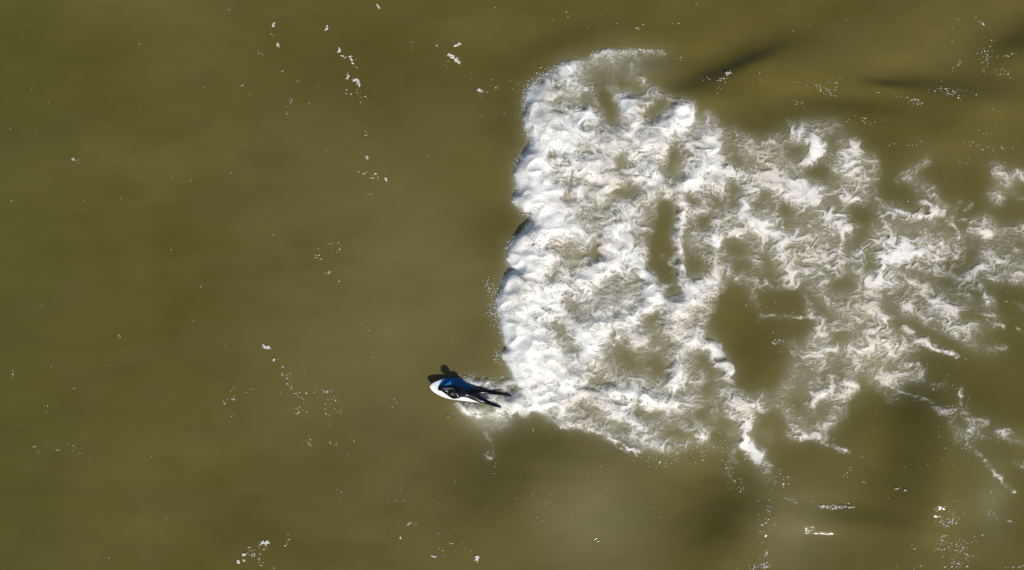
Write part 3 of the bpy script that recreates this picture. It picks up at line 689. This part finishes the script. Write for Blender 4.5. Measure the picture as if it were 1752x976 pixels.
# ------------------------------------------------------------------ patches of old foam drifting on the calm water, each its own thing
def patch_mesh(name, pts, w, h=.02):
    """a low dome of scum following a short line of points"""
    st = 1.0 * max(.5, w / 5); xs = [p[0] for p in pts]; ys = [p[1] for p in pts]
    c = Chart(min(xs) - 3 * w, min(ys) - 3 * w, max(xs) + 3 * w, max(ys) + 3 * w, st * .45)
    d = dist_poly(c.X, c.Y, pts) + fbm(c.X / (w * 1.3), c.Y / (w * 1.3), 3, int(xs[0]) % 50) * w * 1.9
    hgt = sstep(w, w * .3, d) if False else np.clip(1 - (d / w) ** 2, 0, 1)
    keep = hgt > 0; kf = keep[1:, :-1] & keep[1:, 1:] & keep[:-1, 1:] & keep[:-1, :-1]
    idx = np.arange(c.nx * c.ny).reshape(c.ny, c.nx)
    q = np.stack([idx[1:, :-1], idx[1:, 1:], idx[:-1, 1:], idx[:-1, :-1]], -1)[kf]
    used = np.unique(q); remap = np.full(c.nx * c.ny, -1, np.int64); remap[used] = np.arange(len(used))
    z = water_h(c.X, c.Y) + .006 + h * np.sqrt(hgt) * (1 + .4 * fbm(c.X / 2, c.Y / 2, 2, 9))
    cx, cy = wx(float(np.mean(xs))), wy(float(np.mean(ys)))
    co = np.stack([wx(c.X) - cx, wy(c.Y) - cy, z], -1).reshape(-1, 3)[used]
    o = mesh_np(name, co, remap[q], M_SOLID); o.location = (cx, cy, 0)
    return o
PATCHES = [
 ('long thin foam streak slanting on the calm water, upper centre', 3.0, [(768,95),(775,99),(780,102),(786,108)]),
 ('short foam dash just above the long slanting foam streak', 2.8, [(780,80),(786,76)]),
 ('hooked foam patch with a tail, left of the wave near the top', 2.8, [(607,139),(613,141),(617,148)]),
 ('small foam clot touching the left of the hooked foam patch', 2.4, [(597,132),(596,137)]),
 ('round foam clot at the top of the curved foam cluster', 3.0, [(581,87),(582,89)]),
 ('foam clot at the lower right end of the curved foam cluster', 2.6, [(602,102),(603,105)]),
 ('lone foam fleck floating between the dash and the wave crest', 3.0, [(819,155),(823,157)]),
 ('bent foam fleck near the top edge above the curved cluster', 2.2, [(561,46),(559,52)]),
 ('slim upright foam fleck, upper left of the calm water', 2.2, [(476,76),(478,81)]),
 ('tilted foam fleck above the slim upright fleck', 2.2, [(470,42),(468,46)]),
 ('stubby foam fleck at the top edge of the view', 2.2, [(647,11),(649,15)]),
 ('broad foam patch heading the long trail of bubbles, lower left', 3.0, [(452,593),(457,594),(461,595)]),
 ('small foam clot just below the broad patch on the bubble trail', 2.2, [(469,616)]),
 ('largest foam patch of the cluster at the bottom edge', 3.4, [(449,928),(454,929),(457,927)]),
 ('round bright foam clot at the lower left end of the bottom cluster', 3.0, [(407,961),(408,962)]),
 ('pale foam clot beside the round bright clot in the bottom cluster', 3.0, [(418,959)]),
 ('small foam clot above the pale clot in the bottom cluster', 2.6, [(417,949),(420,948)]),
 ('drop shaped bright foam clot alone near the bottom, below the surfer', 3.2, [(816,953),(816,959)]),
 ('round foam clot left of the drop shaped clot near the bottom', 2.5, [(684,922)]),
 ('flat foam fleck drifting near the bottom between two clots', 2.0, [(739,953),(744,954)]),
 ('pale foam clot over the dark swell, upper right', 3.2, [(1242,127),(1246,126)]),
 ('lone small foam fleck in the far left calm water', 2.2, [(126,273)]),
 ('isolated foam fleck at mid left between the two foam rows', 2.2, [(630,271),(631,273)]),
 ('foam fleck at the right of the small group, middle left', 2.2, [(662,307),(663,311)]),
]
for lab, w, pts in PATCHES:
    o = patch_mesh('foam_patch', pts, w * .88)
    tag(o, lab, 'foam patch', 'old foam patches drifting on the calm water')

rnd = random.Random(5)
def blobs(name, items, mat, label, cat, sub=1, flat=.55):
    """many droplets, bubbles or glint blobs, (x, y, z, r, stretch, angle) in metres, as one mesh"""
    bm = bmesh.new(); bmesh.ops.create_icosphere(bm, subdivisions=sub, radius=1)
    bv = np.array([v.co[:] for v in bm.verts], np.float32); bf = np.array([[v.index for v in f.verts] for f in bm.faces]); bm.free()
    it = np.array(items, np.float32); n = len(it)
    c, s_ = np.cos(it[:, 5]), np.sin(it[:, 5])
    jit = 1 + .25 * _rs.rand(n, len(bv)).astype(np.float32)
    lx = bv[None, :, 0] * it[:, 3:4] * it[:, 4:5] * jit; ly = bv[None, :, 1] * it[:, 3:4] * jit; lz = bv[None, :, 2] * it[:, 3:4] * flat
    co = np.stack([it[:, 0:1] + lx * c[:, None] - ly * s_[:, None], it[:, 1:2] + lx * s_[:, None] + ly * c[:, None], it[:, 2:3] + lz], -1).reshape(-1, 3)
    F = (bf[None] + (np.arange(n) * len(bv))[:, None, None]).reshape(-1, 3)
    o = mesh_np(name, co, F, mat)
    tag(o, label, cat, kind='stuff'); return o
CL = [ # x, y, half x, half y, angle, count, size; foam flecks, some standing in for sun glints
 (400,15,12,5,-30,6,1.3),(590,100,20,8,35,16,2.0),(608,140,14,10,20,10,1.6),(470,60,10,8,0,4,1.3),(445,95,8,6,30,6,1.3),(484,123,3,3,0,2,2.0),(420,147,12,4,0,3,2.0),
 (495,182,12,12,-30,12,1.5),(440,240,60,6,-20,4,1.0),(540,155,20,15,0,6,1.3),(620,165,30,12,10,14,1.3),(632,230,4,40,0,9,1.3),(632,298,22,10,0,13,2.0),
 (645,345,14,8,0,8,1.6),(570,425,30,10,-10,16,1.7),(548,437,14,6,-20,8,2.0),(556,468,12,6,30,8,1.6),(583,483,3,2,0,2,2.0),(346,491,3,2,0,2,1.6),
 (490,640,12,22,-25,26,1.6),(505,672,8,16,-30,22,1.7),(545,670,22,4,-5,20,1.7),(570,688,10,16,-10,16,1.7),(520,708,14,5,20,14,1.8),(563,720,8,26,0,16,1.4),
 (520,757,14,10,0,16,1.7),(572,762,10,6,0,14,1.6),(400,682,28,3,-22,26,1.4),(404,663,10,2,-30,8,1.3),(385,705,30,10,0,8,1.0),
 (455,930,10,8,0,16,1.7),(425,950,22,14,-20,26,1.8),(443,948,5,18,-15,14,1.7),(487,935,6,14,10,12,1.7),(467,973,6,3,0,5,2.0),
 (606,756,4,2,0,2,1.7),(593,778,2,2,0,2,2.2),(60,768,12,8,0,10,1.2),(95,768,20,6,0,12,1.2),(128,774,14,9,0,12,1.2),(80,705,14,8,0,6,1.3),(28,648,6,10,0,5,1.4),(126,663,2,3,0,2,1.8),
 (205,575,6,6,0,5,1.3),(125,277,8,5,0,5,1.3),(143,343,3,2,0,2,1.6),(208,345,4,4,0,3,1.6),(18,343,4,4,0,3,1.4),(18,219,3,2,0,2,1.4),(400,295,6,3,-30,4,1.3),
 (525,640,5,5,0,2,1.2),(640,700,60,40,0,7,1.0),(550,850,60,30,0,6,1.2),(690,858,12,2,0,4,1.6),(715,900,20,6,10,14,1.5),(770,945,50,20,10,26,1.4),(745,870,30,20,0,8,1.2),
 (920,845,16,12,30,12,1.5),(1018,918,8,12,0,10,1.3),(880,835,60,30,0,8,1.1),(835,780,10,18,0,20,1.5),(670,560,30,10,0,4,1.1),
 (700,75,10,20,0,8,1.2),(745,80,8,3,0,5,1.4),(830,140,30,20,0,10,1.2),(780,110,30,20,0,8,1.2),(880,180,14,10,0,8,1.3),(850,160,12,16,0,8,1.3),
 (960,40,60,20,0,8,1.1),(1140,45,40,12,0,12,1.5),(1250,130,26,8,0,14,1.6),(1220,150,25,15,0,14,1.3),(1290,130,40,20,0,8,1.2),(1340,14,4,3,0,3,1.6),
 (1410,155,30,6,12,50,1.5),(1365,178,20,10,30,16,1.4),(1432,145,14,3,10,12,1.3),(1560,175,30,8,18,30,1.4),(1620,158,40,8,8,60,1.5),(1690,95,14,25,25,40,1.4),(1680,36,10,3,25,12,1.6),
 (1715,96,30,4,-6,24,1.3),(1715,128,36,5,5,30,1.4),(1640,110,12,10,30,12,1.4),(1700,245,60,16,10,34,1.5),(1670,275,60,12,0,16,1.2),(1460,210,60,10,0,26,1.2),(1560,245,40,10,0,12,1.2),
 (1105,88,34,3,2,90,1.7),(1050,92,40,6,-4,70,1.4),(1160,100,14,14,0,10,1.1),
 (1390,340,40,60,0,20,1.0),(1505,345,40,8,0,16,1.2),(1540,370,20,8,0,24,1.2),(1640,540,60,60,0,40,1.1),(1700,530,40,40,0,26,1.2),(1560,622,16,3,5,40,1.6),(1610,660,40,8,10,30,1.3),
 (1600,640,60,30,0,20,1.1),(1612,700,24,5,0,70,1.7),(1602,750,22,55,-12,22,1.3),(1640,745,30,20,0,30,1.2),(1700,745,30,25,0,16,1.2),(1750,795,12,8,40,20,1.5),
 (1430,868,24,3,3,90,1.9),(1408,866,5,2,0,12,2.0),(1543,838,9,1.5,0,16,2.0),(1490,830,10,5,0,6,1.4),(1450,808,12,8,0,14,1.5),(1385,855,16,6,0,6,1.3),(1350,853,12,3,28,30,1.2),
 (1335,815,14,10,0,24,1.4),(1342,828,4,5,0,12,1.8),(1308,880,14,36,10,26,1.4),(1304,896,4,3,0,14,1.7),(1300,966,18,6,0,50,1.9),(1310,940,5,14,0,14,1.4),(1350,940,60,30,0,10,1.1),
 (1610,890,14,12,40,50,1.5),(1630,885,12,8,30,36,1.4),(1615,930,12,16,0,40,1.5),(1645,935,18,16,0,60,1.6),(1640,965,20,12,0,60,1.7),(1625,860,26,20,30,20,1.3),(1570,960,14,14,0,16,1.4),
 (1690,880,16,14,0,24,1.5),(1730,892,10,2,10,16,1.5),(1740,965,18,5,0,20,1.4),(1735,970,14,2,-10,14,1.4),(1685,915,12,8,0,6,1.2),(1700,850,40,30,0,14,1.2),
 (1130,785,60,12,0,40,1.3),(1190,775,26,14,0,30,1.2),(1210,762,20,10,0,26,1.3),(1250,800,12,26,0,70,1.2),(1240,770,20,16,0,60,1.1),(1262,830,14,8,0,22,1.4),(1315,870,10,10,0,8,1.2),
 (1280,810,40,30,0,30,1.2),(1320,805,20,14,0,30,1.3),(1060,765,26,3,28,50,1.3),(1030,748,40,4,25,40,1.2),(965,730,12,3,0,26,1.6),(930,730,30,6,0,16,1.2),
 (1290,500,16,30,0,20,1.1),(1297,492,6,2,-10,14,1.7),(1328,583,10,4,10,26,1.4),(1326,588,8,3,30,14,1.2),(1320,540,50,40,0,18,1.0),(1180,380,30,50,0,12,1.0),(1140,450,18,30,0,12,1.0),
 (1440,768,22,4,30,40,1.3),(1470,750,60,30,0,14,1.1),(1530,700,60,30,0,16,1.1),(1350,700,10,40,0,20,1.2),(1395,750,40,5,5,40,1.3),
]
items = []
for cx, cy, a, b, ang, n, sz in CL:
    t = math.radians(ang)
    cl = [(rnd.gauss(0, .55), rnd.gauss(0, .55)) for _ in range(max(2, n // 4))]
    for i in range(n):
        k = cl[rnd.randrange(len(cl))]
        u = (k[0] + rnd.gauss(0, .2)) * a; v_ = (k[1] + rnd.gauss(0, .3)) * b
        x = cx + u * math.cos(t) - v_ * math.sin(t); y = cy + u * math.sin(t) + v_ * math.cos(t)
        r = sz / PX * .35 * min(2.2, rnd.lognormvariate(-.15, .42))
        items.append((x, y, 0, r, 1 + abs(rnd.gauss(0, .6)), rnd.uniform(-.9, .5)))
for i in range(170):
    items.append((rnd.uniform(-40, 1790), rnd.uniform(-20, 1000), 0, rnd.uniform(.3, .8) / PX, 1, 0))
ar = np.array(items, np.float32); zz = water_h(ar[:, 0], ar[:, 1])
items = [(wx(x), wy(y), float(z) + .006, r, st_, an) for (x, y, _, r, st_, an), z in zip(items, zz)]
blobs('foam_flecks_and_glints', items, M_SOLID, 'tiny foam flecks, bubbles and white blobs standing in for sun glints strewn over the water in loose trails', 'foam flecks')

# ------------------------------------------------------------------ spray thrown ahead of the leading edge
it = []
fr = FRONT[8:40]
for _ in range(2600):
    k = rnd.randrange(len(fr) - 1); t = rnd.random()
    x = fr[k][0] * (1 - t) + fr[k + 1][0] * t; y = fr[k][1] * (1 - t) + fr[k + 1][1] * t
    x += abs(rnd.gauss(0, 1)) * -3.0 + 5 + 3 * math.sin(y * .13) ; y += rnd.gauss(0, 4)
    it.append([x, y, 0, abs(rnd.gauss(.26, .2)) / PX + .0015, 1, 0])
for cx, cy, a, b, n in ((838,492,6,8,70),(845,530,6,14,120),(853,607,6,8,60),(800,645,8,6,50),(826,655,14,4,60),(872,660,10,6,50),(790,697,10,6,60),(908,150,16,8,70),(935,128,12,8,50),(840,710,30,8,80)):
    for _ in range(n): it.append([cx + rnd.gauss(0, a), cy + rnd.gauss(0, b), 0, abs(rnd.gauss(.30, .22)) / PX + .002, 1, 0])
ar = np.array(it, np.float32); zz = water_h(ar[:, 0], ar[:, 1])
it = [(wx(q[0]), wy(q[1]), float(z) + .006 + abs(rnd.gauss(0, .022)), q[3], 1, 0) for q, z in zip(it, zz)]
blobs('spray', it, M_SPRAY, 'fine white spray flying along the leading edge of the breaking wave', 'spray', 1, 1.0)
